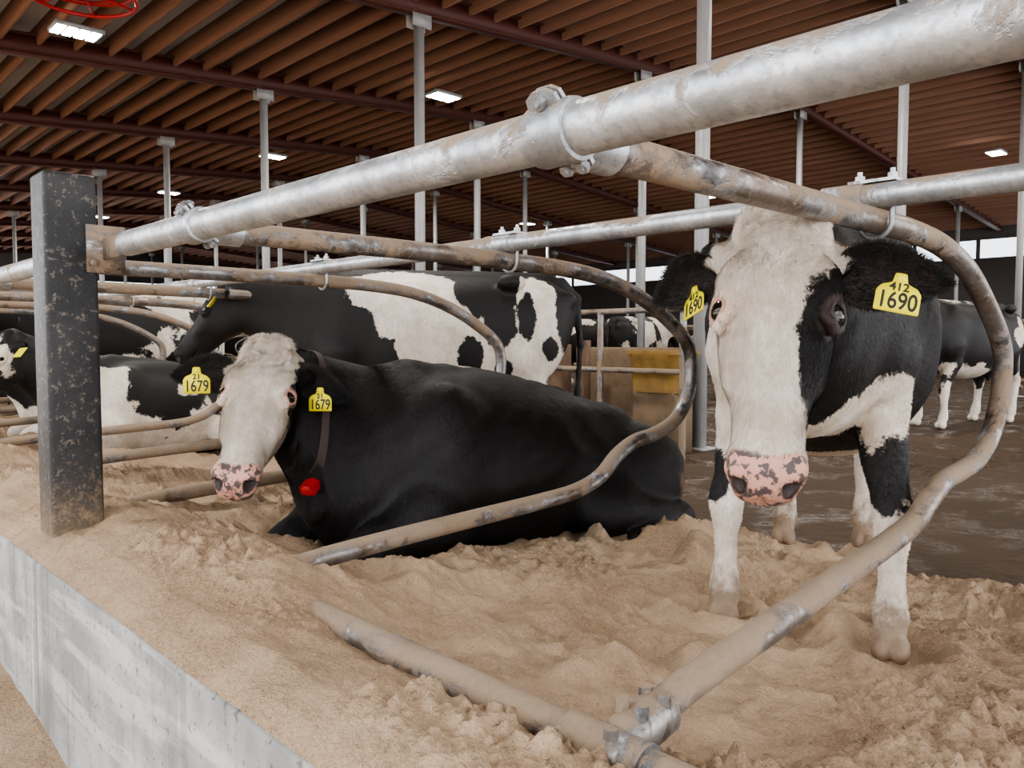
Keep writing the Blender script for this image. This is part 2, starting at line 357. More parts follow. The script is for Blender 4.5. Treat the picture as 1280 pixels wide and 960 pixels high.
def lie_prims(br=.74):
    S=[(-.92,.18,.08,.10),(-.84,.21,.18,.22),(-.72,.24,.25,.31),(-.5,.26,.29,.38),(-.2,.31,.335,.42),(.1,.345,.365,.43),(.35,.355,.37,.40),(.55,.36,.355,.33),(.70,.36,.31,.26),(.83,.35,.22,.18),(.90,.34,.10,.10)]
    P=[loft((0,0,0),np.eye(3),S,2.2,.08)]
    for s in(1,-1):
        P+=[ell((.50,s*.25,.40),(.15,.12,.28),.07),ell((.60,s*.27,.20),(.16,.10,.15),.06),ell((-.54,s*.33,.22),(.28,.15,.24),.08),ell((-.22,s*.42,.15),(.16,.09,.12),.06),
            ell((-.42,s*.21,.49),(.11,.07,.055),.09),ell((-.80,s*.13,.35),(.07,.06,.05),.08)]
        P+=[ell((-.20,s*.42,.50),(.14,.07,.09),.10,None,True)]
        P+=chain([(-.24,s*.44,.14,.09),(-.62,s*.47,.07,.062),(-.66,s*.47,.06,.055),(-.35,s*.53,.045,.042),(-.24,s*.55,.04,.045)],.03)
        P+=chain([(.60,s*.27,.22,.12),(.88,s*.21,.10,.068),(.92,s*.21,.08,.06),(.72,s*.25,.05,.045),(.55,s*.27,.04,.045)],.03)
    P+=[ell((br,0,.32),(.16,.17,.26),.08),cap((-.75,0,.46),(-.35,0,.565),.03,.035,.08),cap((-.35,0,.565),(.50,0,.715),.035,.05,.08)]
    return P
def headframe(o,tip,nv):
    dx=nrm(V(*tip)-V(*o)); n=V(*nv); dz=nrm(n-dx*(n@dx)); dy=np.cross(dz,dx); return np.stack([dx,dy,dz],1)
def eb(P,c,r): r=V(*r); return (1-np.linalg.norm((P-V(*c))/r,axis=1))*r.min()
def setattrs(me,d):
    for k,a in d.items():
        at=me.attributes.new(k,'FLOAT','POINT'); at.data.foreach_set('value',np.asarray(a,dtype=np.float32))
def ear_mesh(name,o,L,N,ln,wd,parent,mats,cup=.55,droop=.10,fringe=True):
    L=nrm(L);N=V(*N);N=nrm(N-L*(N@L));C=np.cross(L,N); nu,nv=26,17
    g=Geo()
    def pt(u,t,off):
        w=wd*(.42*(1-u)**2+ math.sin(math.pi*min(1,u**.75))**.75*(1-.15*u)) if u<1 else .002
        w=max(w,.004); c=cup*(1.7-1.1*u); ang=t*c*1.35
        x=math.sin(ang)/(c*1.35); dz=(1-math.cos(ang))/(c*1.35)
        return o+L*(ln*(u-.02*t*t))+C*(w*x)+N*(w*dz*1.1)+N*off-V(0,0,1)*ln*droop*u*u
    def sheet(off,flip):
        v=[pt(i/(nu-1),-1+2*j/(nv-1),off) for i in range(nu) for j in range(nv)];q=[]
        for i in range(nu-1):
            for j in range(nv-1):
                a=i*nv+j; f=[a,a+1,a+nv+1,a+nv]; q.append(f[::-1] if flip else f)
        return v,q
    v1,q1=sheet(.004,False); v2,q2=sheet(-.006,True)
    g.add(v1,q1,mi=1); g.add(v2,q2,mi=0)
    n=nu*nv; ring=[j for j in range(nv)]+[i*nv+nv-1 for i in range(1,nu)]+[(nu-1)*nv+j for j in range(nv-2,-1,-1)]+[i*nv for i in range(nu-2,0,-1)]
    qr=[[ring[i],ring[(i+1)%len(ring)],ring[(i+1)%len(ring)]+n,ring[i]+n] for i in range(len(ring))]
    g.q.append(np.array(qr)); g.mq+=[0]*len(qr)
    if fringe:   # hair: fringe along the rim, tufts inside
        vv=[];tt=[]
        for k in range(2600):
            u=rng.uniform(.05,.98); s_=1 if rng.rand()<.5 else -1
            inside=rng.rand()<.55
            t=rng.uniform(-.9,.9) if inside else s_*rng.uniform(.85,1.)
            p=pt(u,t,.004); d=L*rng.uniform(.3,1.)+(N*.35-C*t*.3 if inside else C*s_*.8)+rng.normal(0,.25,3); d=nrm(d)*rng.uniform(.012,.024 if inside else .018)
            sd=nrm(np.cross(d,N+rng.normal(0,.3,3)))*.0009; i0=len(vv); vv+=[p-sd,p+sd,p+d]; tt.append([i0,i0+1,i0+2])
        g.add(vv,np.zeros((0,4)),tt,mi=0)
    me=g.mesh(name,True,mats); return add_obj(name,me,None,parent)
def text_mesh(s,size):
    cu=bpy.data.curves.new('t','FONT'); cu.body=s; cu.size=size; cu.align_x='CENTER'; cu.align_y='CENTER'; cu.extrude=.0004; cu.offset=.0006
    o=bpy.data.objects.new('t',cu); COL.objects.link(o); dg=bpy.context.evaluated_depsgraph_get(); me=bpy.data.meshes.new_from_object(o.evaluated_get(dg)); bpy.data.objects.remove(o); return me
def tag(parent,center,face,up,sc,num,small,name='ear_tag'):
    z=nrm(face); y=V(*up); y=nrm(y-z*(y@z)); x=np.cross(y,z); M=Matrix(((x[0],y[0],z[0],center[0]),(x[1],y[1],z[1],center[1]),(x[2],y[2],z[2],center[2]),(0,0,0,1)))
    out=[(-.5,-.42),(.5,-.42),(.5,.12),(.40,.26),(.17,.36),(.13,.62),(-.13,.62),(-.17,.36),(-.40,.26),(-.5,.12)]
    pts=[]; n=len(out)
    for i in range(n):
        a,b,c=np.array(out[i-1]),np.array(out[i]),np.array(out[(i+1)%n]); r=.05
        p=b+nrm(a-b)*r;q=b+nrm(c-b)*r
        for t in(0,.33,.66,1): pts.append((1-t)**2*p+2*t*(1-t)*b+t*t*q)
    pts=np.array(pts)*sc; m=len(pts); v=[(p[0],p[1],-.0012) for p in pts]+[(p[0],p[1],.0012) for p in pts]+[(0,0,-.0012),(0,0,.0012)]
    q=[[i,(i+1)%m,m+(i+1)%m,m+i] for i in range(m)]; t=[[2*m,(i+1)%m,i] for i in range(m)]+[[2*m+1,m+i,m+(i+1)%m] for i in range(m)]
    g=Geo();g.add(v,q,t); g.tube([(0,.50*sc,-.022),(0,.50*sc,.004)],.10*sc,16)
    o=add_obj(name,g.mesh(name,False,[MYEL]),None,parent); o.matrix_local=M
    for s,dy,sz in((num,-.14,.50),(small,.24,.30)):
        me=text_mesh(s,sz*sc); me.materials.append(MBLK)
        if s==num: me.transform(Matrix.Diagonal((.90,1.25,1,1)))
        to=add_obj(name+'_number',me,None,o); to.location=(0,dy*sc,.0018)
def fur(name,parent,v,q,N,attrs,weight,flow,length,curl,n,width,mat,lift=.32):
    """short coat hairs as tapered two-segment blades lying along the coat"""
    T=np.concatenate([q[:,[0,1,2]],q[:,[0,2,3]]]); a=np.linalg.norm(np.cross(v[T[:,1]]-v[T[:,0]],v[T[:,2]]-v[T[:,0]]),axis=1)*weight[T].mean(1)
    cs=np.cumsum(a); k=np.searchsorted(cs,rng.rand(n)*cs[-1]); t=T[np.minimum(k,len(T)-1)]
    r1=np.sqrt(rng.rand(n));r2=rng.rand(n); B=np.stack([1-r1,r1*(1-r2),r1*r2],1)
    I=lambda A:(A[t]*(B[...,None] if A.ndim==2 else B)).sum(1)
    p=I(v);nn=I(N);nn/=np.linalg.norm(nn,axis=1)[:,None]; fl=I(flow)+rng.normal(0,.16,(n,3)); cu=I(curl)
    fl=fl-nn*(fl*nn).sum(1)[:,None]; fl/=np.linalg.norm(fl,axis=1)[:,None]+1e-9; sd=np.cross(nn,fl)
    an=cu*3.0*(np.sin(p[:,0]*95+p[:,1]*60)+np.sin(p[:,1]*110-p[:,2]*75)+np.sin(p[:,2]*90+p[:,0]*40))
    f2=fl*np.cos(an)[:,None]+sd*np.sin(an)[:,None]; s2=np.cross(nn,f2); L=(I(length)*rng.uniform(.6,1.25,n))[:,None]
    lf=(lift+.35*cu)[:,None]; w=width*rng.uniform(.7,1.3,n)[:,None]; bend=(cu*rng.uniform(.3,1.0,n))[:,None]
    m=p+(f2*.5+nn*lf*.7)*L; e=p+(f2*(1-.4*bend)+s2*.5*bend+nn*lf*.8)*L
    p0=p-nn*.001
    W=np.concatenate([p0-s2*w,p0+s2*w,m+s2*w*.8,m-s2*w*.8,e]); i=np.arange(n)
    me=mesh_np(name,W,np.stack([i,i+n,i+2*n,i+3*n],1),True,np.stack([i+3*n,i+2*n,i+4*n],1))
    setattrs(me,{k2:np.tile(I(np.asarray(A,float)),5) for k2,A in attrs.items()})
    return add_obj(name,me,mat,parent)
def eyedist(Ph,s,r): 
    d=Ph-V(EX,s*(EY+.014),EZ+.008); return np.linalg.norm(d/V(*r),axis=1)
def build_cow(name,prims,headpose,loc,yaw,scale,colorf,hbody=.012,hhead=.0055,nb=200000,nh=170000,lids=None):
    o,tip,nv,hs=headpose; R=headframe(o,tip,nv); o=V(*o)
    P=prims+head_prims(o,R,hs); P=[p for p in P if not p['sub']]+[p for p in P if p['sub']]
    lo=np.min([pbox(p)[0] for p in P if not p['sub']],0)-.03; hi=np.max([pbox(p)[1] for p in P if not p['sub']],0)+.03
    v,q=surfnets(field(P,lo,hi,hbody),lo,hbody)
    dirn=nrm(R@V(.35,0,.0)+V(.6,0,.15)); cp=o-dirn*.10*hs
    sd=lambda p:(p-cp)@dirn
    hb=o+R@V(.25*hs,0,-.08*hs); ext=.46*hs
    hlo=np.maximum(lo,hb-ext);hhi=np.minimum(hi,hb+ext)
    v2,q2=surfnets(field(P,hlo,hhi,hhead),hlo,hhead)
    inb=lambda p:((p>hlo+.02)&(p<hhi-.02)).all(1)
    v1,q1=keep(v,q,~((sd(v)>0)&inb(v))); v2,q2=keep(v2,q2,(sd(v2)>0)&inb(v2))
    q=np.concatenate([q1,q2+len(v1)]);v=np.concatenate([v1,v2]); N=vnormals(v,q)
    Ph=((v-o)@R)/hs; rr=np.linalg.norm(Ph-V(.25,0,-.1),axis=1)
    bodyw=np.clip((rr-.36)*6,0,1)
    dsp=.0045*(np.sin(v[:,0]*17+np.sin(v[:,2]*9)*1.5)*np.sin(v[:,2]*13+v[:,1]*7)+.6*np.sin(v[:,0]*41+v[:,2]*23)*np.sin(v[:,2]*31-v[:,1]*19))
    v=v+N*(dsp*bodyw*np.clip(v[:,2]*3,0,1))[:,None]
    par=empty(name); me=mesh_np('body',v,q,True); body=add_obj('body',me,MCOW,par)
    A=colorf(v,Ph); setattrs(me,A)
    par.matrix_world=Matrix.Translation(Vector(loc))@Matrix.Rotation(yaw,4,'Z')@Matrix.Scale(scale,4)
    H=lambda x,y,z:o+R@(V(x,y,z)*hs); g=Geo()
    for s in(1,-1):
        c=H(EX,s*EY,EZ); r=(ER+.003)*hs; th=np.linspace(0,math.pi,19)
        pts=np.array([c+R@V(0,0,1)*r*-math.cos(t) for t in th]); g.tube(pts,np.maximum(r*np.sin(th),1e-4),28)
    add_obj('eyes',g.mesh('eyes',True,[MEYE]),None,par)
    g=Geo()
    for s in(1,-1):
        mi=0 if (lids or {}).get(s,'b')=='b' else 1
        for ph,lr in((.80,.0052),(-.78,.0045),(1.04,.0058),(-1.02,.005)):
            q_=np.array([H(*p) for p in eyepts(s,ph,ER+.002,.036,13)]); g.tube(q_,lr*hs,10,mi=mi)
    add_obj('eyelids',g.mesh('eyelids',True,[MLIDB,MLIDP]),None,par)
    headw=np.clip((.44-rr)*8,0,1); bare=np.clip((np.asarray(A['pink'])+.012)*60,0,1); bare=np.maximum(bare,np.clip(np.asarray(A['dark'])*2,0,1))
    for s in(1,-1): bare=np.maximum(bare,np.clip((1.2-eyedist(Ph,s,(.040,.032,.034)))*5,0,1))
    tuft=np.clip((.16-Ph[:,0])/.10,0,1)*np.clip((Ph[:,2]+.07)/.05,0,1)*np.clip((.095-np.abs(Ph[:,1]))/.03,0,1)*headw
    flow=(R@V(1,0,0))[None,:]*headw[:,None]+V(-.9,0,-.55)[None,:]*(1-headw)[:,None]
    wt=headw*(1-bare)*(1+1.2*tuft)+1e-7
    fur('head_hair',par,v,q,N,A,wt,flow,(.010+.016*tuft)*np.clip(1.15-np.clip(Ph[:,0]-.35,0,1)*2.5,.45,1.2),tuft*.8+.06,nh,.0007,MCOW)
    wb=(1-headw)*np.clip((v[:,2]-.09)*20,0,1)+1e-6
    fur('body_hair',par,v,q,N,A,wb,flow,np.full(len(v),.016),np.full(len(v),.03),nb,.0011,MCOW,.16)
    bvh=BVHTree.FromPolygons([tuple(x) for x in v],[tuple(int(i) for i in x) for x in q])
    return par,H,R,bvh,body
def w2l(p,loc,yaw,s,vec=False):
    p=V(*p)-(0 if vec else V(*loc)); c,sn=math.cos(-yaw),math.sin(-yaw); r=V(c*p[0]-sn*p[1],sn*p[0]+c*p[1],p[2]); return r if vec else r/s
def strap(parent,bvh,c,axis,up,width,mat,name='collar',thick=.006):
    a=nrm(axis);e1=V(*up);e1=nrm(e1-a*(e1@a));e2=np.cross(a,e1);rows=[]; n=72
    for off in(-width/2,width/2):
        row=[]
        for i in range(n):
            th=2*math.pi*i/n; d=e1*math.cos(th)+e2*math.sin(th)
            h=bvh.ray_cast(Vector(c+a*off),Vector(d),.4); row.append(.13 if h[0] is None else min(h[3],.22))
        row=np.array(row)
        for _ in range(8): row=np.maximum(row,(np.roll(row,1)+np.roll(row,-1))/2*.995)
        rows.append(row)
    v=[]
    for o2 in(.004,.004+thick):
        for k,off in enumerate((-width/2,width/2)):
            for i in range(n):
                th=2*math.pi*i/n; d=e1*math.cos(th)+e2*math.sin(th); v.append(c+a*off+d*(rows[k][i]+o2))
    q=[]
    for i in range(n):
        j=(i+1)%n; q+=[[2*n+i,2*n+j,3*n+j,3*n+i],[i,n+i,n+j,j],[i,j,2*n+j,2*n+i],[n+i,3*n+i,3*n+j,n+j]]
    g=Geo();g.add(v,q);add_obj(name,g.mesh(name,True,[mat]),None,parent); return a,e1,e2,rows
def facedark(H,sides=()):
    dark=np.zeros(len(H))
    for s in sides: dark=np.maximum(dark,np.clip((1.0-eyedist(H,s,(.052,.044,.046)))*5,0,.95))
    for s in(1,-1):
        dark=np.maximum(dark,np.clip((1.15-np.linalg.norm((H-V(.549,s*.049,-.050))/V(.034,.019,.023),axis=1))*5,0,1))
    dark=np.maximum(dark,np.clip((1.2-np.linalg.norm((H-V(.52,0,-.115))/V(.09,.10,.010),axis=1))*3,0,.9))
    return np.clip(dark,0,1)
def facepink(H,hx,hy,hz,sides=(1,-1)):
    nose=np.minimum.reduce([hx-.503+.22*np.abs(hy),hz+.118,.080-np.abs(hy)]); nose=np.where(np.abs(hx-.5)<.12,nose,-.1)
    lids=np.maximum.reduce([(1-eyedist(H,s,(.042,.034,.036)))*.02 for s in sides]+[nose*0-.1])
    lip=eb(H,(.50,0,-.135),(.06,.055,.030))
    return np.maximum.reduce([nose,lids,lip])
# ================================================================== COWS
# ---- standing cow, ear tag 1690
L1=(2.84,1.33,-.89);Y1=math.pi+math.atan2(.376,.927);S1=.95
po=w2l((1.67,.872,.262),L1,Y1,S1); tp=w2l((1.395,.755,-.255),L1,Y1,S1); nv=w2l((-.86,-.47,.25),L1,Y1,S1,True)
hp=(tuple(po),tuple(tp),tuple(nv),1.09/ S1)
R=headframe(*hp[:3])
def col1(P,H):
    x,y,z=P.T; hx,hy,hz=H.T; r=np.linalg.norm(H-V(.25,0,-.1),axis=1)
    face=np.minimum(hx+.035,hz+.20); face=np.where(r<.45,face,-.1)
    face=np.minimum(face,.34-np.linalg.norm((H-V(.28,0,-.07))/V(1,.6,1),axis=1))
    blk=np.maximum.reduce([eb(H,(.235,.103,-.02),(.14,.068,.09)),eb(H,(.32,.10,-.05),(.11,.060,.08)),eb(H,(.14,.13,-.14),(.16,.06,.12)),eb(H,(.09,-.16,-.14),(.10,.05,.08)),eb(H,(.20,.06,-.22),(.3,.2,.07))])
    face=np.minimum(face,-blk)
    body=np.maximum.reduce([eb(P,(.84,.10,.66),(.22,.20,.13)),eb(P,(.72,.28,.74),(.16,.16,.11)),eb(P,(.62,-.27,.42),(.2,.2,.62)),eb(P,(.66,.25,.10),(.2,.2,.36)),eb(P,(-.66,.17,.2),(.3,.2,.4)),eb(P,(-.60,-.17,.2),(.3,.2,.45)),eb(P,(0,0,.55),(.5,.2,.10))])
    body=np.minimum(body,-np.maximum(eb(P,(.64,-.30,.50),(.12,.08,.09)),eb(P,(.80,.36,.80),(.06,.05,.04))))
    w=np.where(r<.47,face,body)
    dirt=np.clip(.95-z*2.7,0,1)*(r>.38)+.32*np.clip((.10-hx)/.1,0,1)*(r<.36)+.16*(r<.36)*np.clip((hx-.30)*8,0,1)
    return dict(w=w,pink=facepink(H,hx,hy,hz,(-1,)),dirt=dirt,dark=facedark(H,(1,)))
pr=stand_prims(.68,.60,-.72,-.62,.25,1.08)+neck_prims(hp[0],R,hp[3],(.62,0,1.25),(.74,0,1.08),(.84,0,.92),.12,.21,.15)
cow1,H,R1,bv,body1=build_cow('holstein_cow',pr,hp,L1,Y1,S1,col1,.010,.0044,lids={1:'b',-1:'p'})
ear_mesh('ear_left',H(.065,.115,-.06),R1@V(.06,1,.06),R1@V(.75,0,.65),.235,.080,cow1,[MEARB,MEARIN])
ear_mesh('ear_right',H(.065,-.115,-.06),R1@V(-.02,-.75,-.60),R1@V(.6,0,.75),.22,.068,cow1,[MEARB,MEARIN])
tag(cow1,H(.170,.212,.004),R1@V(.12,.10,1),-R1@V(1,-.12,0),.090,'1690','412')
tag(cow1,H(.125,-.170,-.115),R1@V(.1,-.95,.8),-R1@V(1,0,0),.078,'1690','412')
# ---- lying cow, ear tag 1679
L2=(2.47,2.64,-.885);Y2=math.pi;S2=1.06
po=w2l((1.365,2.675,-.035),L2,Y2,S2); tp=w2l((1.055,2.345,-.43),L2,Y2,S2); nv=w2l((-.58,-.74,.3),L2,Y2,S2,True)
hp=(tuple(po),tuple(tp),tuple(nv),1.03/S2); R=headframe(*hp[:3])
def col2(P,H):
    x,y,z=P.T; hx,hy,hz=H.T
    r=np.linalg.norm(H-V(.25,0,-.1),axis=1)
    face=np.minimum.reduce([hx+.04,hz+.165,.108-hy+np.clip(hx-.28,0,1)]); face=np.where(r<.45,face,-.1)
    face=np.minimum(face,.34-np.linalg.norm((H-V(.28,-.01,-.07))/V(1,.7,1),axis=1))
    face=np.minimum(face,-np.maximum(eb(H,(.05,.13,-.12),(.13,.06,.12)),eb(H,(.20,.13,-.20),(.16,.07,.11))))
    body=np.maximum.reduce([eb(P,(.90,.22,.05),(.08,.15,.08)),eb(P,(.55,.40,.02),(.10,.12,.06)),eb(P,(-.3,.5,.0),(.14,.14,.06)),eb(P,(.25,.02,.72),(.06,.035,.03)),eb(P,(-.93,.2,.22),(.05,.1,.2))])
    w=np.where(r<.46,face,body)
    dirt=np.maximum(np.clip(.45-z*4.5,0,1),np.clip(eb(P,(-.72,.36,.22),(.2,.2,.2))*6,0,.66))*(r>.4)
    return dict(w=w,pink=facepink(H,hx,hy,hz),dirt=dirt,dark=facedark(H))
pr=lie_prims()+neck_prims(hp[0],R,hp[3],(.55,0,.62),(.68,0,.46),(.76,0,.34),.09,.16,.15)
cow2,H,R2,bv,body2=build_cow('holstein_cow',pr,hp,L2,Y2,S2,col2,.010,.0044,300000,130000,lids={1:'p',-1:'p'})
ear_mesh('ear_left',H(.055,.110,-.07),R2@V(.10,1,-.25),R2@V(.5,0,.8),.17,.056,cow2,[MEARB,MEARIN])
ear_mesh('ear_right',H(.055,-.110,-.055),R2@V(.10,-1,.05),R2@V(.75,0,.6),.20,.064,cow2,[MEARB,MEARIN])
tc=nrm(w2l((-.42,-.9,0),L2,Y2,S2,True))
tag(cow2,H(.175,-.200,.0),tc,(0,0,1),.082,'1679','21')
tag(cow2,H(.150,.195,-.075),nrm(w2l((-.9,-.9,0),L2,Y2,S2,True)),(0,0,1),.076,'1679','21')
cc=w2l((1.51,2.65,-.25),L2,Y2,S2); ca=w2l((-1,0,.20),L2,Y2,S2,True)
a,e1,e2,rows=strap(cow2,bv,cc,ca,(0,0,1),.024,MSTRAP)
dth=nrm(w2l((-.2,-.35,-.92),L2,Y2,S2,True)); dth=nrm(dth-a*(dth@a)); hit=bv.ray_cast(Vector(cc),Vector(dth),.5)
tpn=cc+dth*((hit[3] if hit[0] else .16)+.022)
b=Geo(); b.box((-.035,-.026,-.014),(.035,.026,.014)); b.tube([(-.04,0,0),(-.034,0,0),(.034,0,0),(.04,0,0)],[.012,.02,.02,.012],14)
tr=add_obj('collar_transponder',b.mesh('t',True,[MREDP]),None,cow2); tr.location=tpn; tr.rotation_euler=(0,.5,.5)
# ---- background cows share template meshes
def template(prims,hp,h=.015):
    R=headframe(*hp[:3]); o=V(*hp[0]); P=prims+head_prims(o,R,hp[3]); P=[p for p in P if not p['sub']]+[p for p in P if p['sub']]
    lo=np.min([pbox(p)[0] for p in P if not p['sub']],0)-.03; hi=np.max([pbox(p)[1] for p in P if not p['sub']],0)+.03
    v,q=surfnets(field(P,lo,hi,h),lo,h); return v,q,o,R,hp[3]
def bgmesh(nm,T,mat,colorf=None,tags=True):
    v,q,o,R,hs=T; g=Geo(); g.add(v,q,mi=0); H=lambda x,y,z:o+R@(V(x,y,z)*hs)
    for s in(1,-1):
        eo=H(.045,s*.11,-.055);L=R@V(-.1,s,-.1);ln=.2;u=np.linspace(0,1,8)
        C=np.cross(L,R@V(.6,0,.8)); vv=[];qq=[]
        for i,t in enumerate(u):
            w=.055*math.sin(math.pi*min(1,.12+.86*t))**.8
            vv+= [eo+L*ln*t-C*w,eo+L*ln*t-R@V(.3,0,.5)*.02,eo+L*ln*t+C*w,eo+L*ln*t-R@V(.3,0,.5)*.035]
            if i: a=4*i; b=a-4; qq+=[[b,b+1,a+1,a],[b+1,b+2,a+2,a+1],[b+2,b+3,a+3,a+2],[b+3,b,a,a+3]]
        g.add(vv,qq,mi=1)
        g.tube([H(EX,s*.09,EZ),H(EX,s*.124,EZ+.012)],[.022,.012],10,mi=3)
        if tags:
            c=H(.12,s*.2,-.04); Mx=(R,c); g.box((-.03,-.035,-.002),(.05,.035,.004),Mx,mi=2)
    me=g.mesh(nm,True,[mat,MEARB,MYEL,MEYE])
    if colorf:
        allv=np.concatenate(g.v); d=colorf(allv,((allv-o)@R)/hs); setattrs(me,d)
    return me
hpS=((1.28,0,1.33),(1.62,0,.90),(.7,0,.6),1.02); RS=headframe(*hpS[:3])
TS=template(stand_prims(.66,.56,-.70,-.56,.18)+neck_prims(hpS[0],RS,hpS[3],(.6,0,1.27),(.74,0,1.10),(.82,0,.95),.11,.19,.14),hpS)
hpL=((1.20,.05,.90),(1.54,.20,.50),(.7,.2,.6),1.0); RL=headframe(*hpL[:3])
TL=template(lie_prims()+neck_prims(hpL[0],RL,hpL[3],(.55,0,.62),(.68,0,.46),(.76,0,.34),.09,.16,.15),hpL)
def col3(P,H):
    x,y,z=P.T
    w=np.maximum.reduce([eb(P,(.22,.3,1.28),(.34,.4,.16)),eb(P,(.02,.3,1.02),(.24,.4,.38)),eb(P,(.28,.3,1.12),(.10,.3,.15)),eb(P,(-.42,.3,.88),(.22,.3,.34)),eb(P,(-.62,.25,1.08),(.17,.3,.36)),eb(P,(-.72,.2,.75),(.14,.3,.3)),eb(P,(-.6,0,.35),(.3,.4,.45)),eb(P,(.6,0,.2),(.3,.4,.35)),eb(H,(.05,0,0),(.12,.05,.06))])
    w=np.minimum(w,-np.maximum.reduce([eb(P,(-.30,.3,1.28),(.20,.3,.16)),eb(P,(-.38,.3,1.08),(.10,.3,.17)),eb(P,(-.20,.3,.88),(.08,.3,.12)),eb(P,(-.55,.3,1.12),(.06,.3,.14)),eb(P,(-.86,.2,1.12),(.12,.3,.26)),eb(P,(-.70,.3,.92),(.06,.3,.07)),eb(P,(-.40,.4,.80),(.06,.3,.06))]))
    return dict(w=w,pink=w*0-.1,dirt=np.clip(.8-z*2.2,0,1),dark=w*0)
mS=bgmesh('standing_cow',TS,MCOWN); mL=bgmesh('lying_cow',TL,MCOWN); mP=bgmesh('standing_cow_b',TS,MCOW,col3)
def place(me,x,y,z,yaw,s=1.): 
    o=add_obj('holstein_cow',me); o.location=(x,y,z); o.rotation_euler=(0,0,yaw); o.scale=(s,s,s); return o
place(mP,3.13,3.94,-.93,math.atan2(1.05,-1.42),.97)
PI=math.pi
for (x,y) in((2.5,6.45),(2.6,7.7),(2.5,10.2),(2.55,12.7),(2.5,15.2),(2.6,17.7)): place(mL,x,y,-.86,PI+rng.uniform(-.1,.1),1.0)
for (x,y,a) in((3.0,8.95,PI),(3.2,11.4,PI+.2),(3.1,14,PI-.1),(5.0,12.9,PI*.6),(3.0,20.2,PI),(10.7,3.2,2.9),(12.9,5.6,.2),(12.6,9.6,.1),(13.0,11.3,2.8),(12.8,14.0,.1),(13,17.0,PI),(5.4,19,1.2),(12.9,7.4,3.3)):
    place(mS,x,y,-.99 if x>3.3 else -.93,a,1.05)
for (x,y) in((12.9,12.6),(12.8,15.4),(12.9,19.)): place(mL,x,y,-.98,0,1.)
# ================================================================== GROUND
DY=[.78+1.25*k for k in range(-2,26)]
pits=[(rng.uniform(1.2,3.1),rng.uniform(-.6,4.),rng.uniform(.06,.10),rng.uniform(.02,.055)) for _ in range(60)]
def sand_h(X,Y):
    b=np.interp(X,[.60,.64,.72,.85,1.0,1.3,1.7,2.2,2.7,3.1,3.3,3.5,3.62],[-.640,-.620,-.605,-.625,-.700,-.755,-.80,-.875,-.90,-.885,-.91,-.985,-1.02])
    t=np.clip((Y-1.40)/.45,0,1); t=t*t*(3-2*t); b=b+t*.098*np.exp(-((X-1.02)/.20)**2)
    b=b+.02*np.exp(-((X-.98)/.10)**2-((Y-1.85)/.22)**2)
    b=b+.03*np.exp(-((X-1.1)/.25)**2-((Y-2.5)/.5)**2)
    yy=(Y-.78)/1.25; dd=(yy-np.round(yy))*1.25
    b=b+.07*np.exp(-(dd/.20)**2)*np.clip((X-1.1)/.5,0,1)*np.clip((3.3-X)/.4,0,1)*np.clip((Y-1.4)/.3,0,1)
    b=b+.085*np.exp(-((X-2.75)/.22)**2-((Y-1.75)/.35)**2)
    b=b-.05*np.exp(-((X-1.7)/.35)**2-((Y-1.5)/.3)**2)
    n=fbm(X*2.3,Y*2.3,3,3)*.065+fbm(X*8,Y*8,3,11)*.034
    r=1-2*np.abs(fbm(X*5,Y*5,3,23)); n=n+.022*np.clip(r,0,1)**2
    m=np.clip(fbm(X*2.2,Y*2.2,2,5)*2.6+.45,0,1)
    c=(np.clip(vnoise(X*26,Y*26,31)-.14,0,1)*.075+np.clip(vnoise(X*48+3,Y*48,37)-.15,0,1)*.060+np.clip(vnoise(X*85,Y*85,41)-.13,0,1)*.036)*m+np.clip(vnoise(X*95,Y*95,43)-.28,0,1)*.03
    edge=np.clip((X-.60)/.28,0.10,1)
    h=b+n*edge*np.where(X<1.1,.50,1)+c*np.clip(edge*1.3,0,1)
    for px,py,pr_,pd in pits:
        d2=(X-px)**2+(Y-py)**2; h=h-pd*np.exp(-d2/pr_**2)+pd*.45*np.exp(-(np.sqrt(d2)-pr_*1.7)**2/(pr_*.5)**2)
    for hx,hy in hoofs: 
        d=np.hypot(X-hx,Y-hy); k=np.exp(-(d/.11)**4); h=h*(1-k)+(-.876)*k+.030*np.exp(-((d-.16)/.05)**2)
    return h
def hoofw(x,y): 
    c,s=math.cos(Y1),math.sin(Y1); return (L1[0]+S1*(c*x-s*y),L1[1]+S1*(s*x+c*y))
hoofs=[hoofw(.71,.25),hoofw(.63,-.25),hoofw(-.69,.17),hoofw(-.58,-.17)]
def grid(name,xs,ys,fn,mat,smooth=True):
    X,Y=np.meshgrid(xs,ys,indexing='ij');Z=fn(X,Y);nx,ny=X.shape
    v=np.stack([X,Y,Z],-1).reshape(-1,3);i=np.arange(nx*ny).reshape(nx,ny)
    q=np.stack([i[:-1,:-1],i[1:,:-1],i[1:,1:],i[:-1,1:]],-1).reshape(-1,4)
    return add_obj(name,mesh_np(name,v,q,smooth),mat)
ys=np.concatenate([np.arange(-2,-.2,.04),np.arange(-.2,3.6,.007),np.arange(3.6,8,.03),np.arange(8,34,.12)])
grid('sand_bedding',np.concatenate([np.arange(.60,2.9,.007),np.arange(2.9,3.63,.015)]),ys,sand_h,MS)
def lane_h(X,Y):
    return -1.17+.16*np.clip((Y-2.9)/2.,0,1)+fbm(X*1.5,Y*1.5,4,50)*.06+fbm(X*9,Y*9,3,51)*.015+.12*np.exp(-((X-.6)/.25)**2)*np.clip((Y-2.4)/1.,0,1)
grid('ground_sand_lane',np.arange(-5,.62,.04),np.concatenate([np.arange(-3,8,.04),np.arange(8,34,.25)]),lane_h,MS)
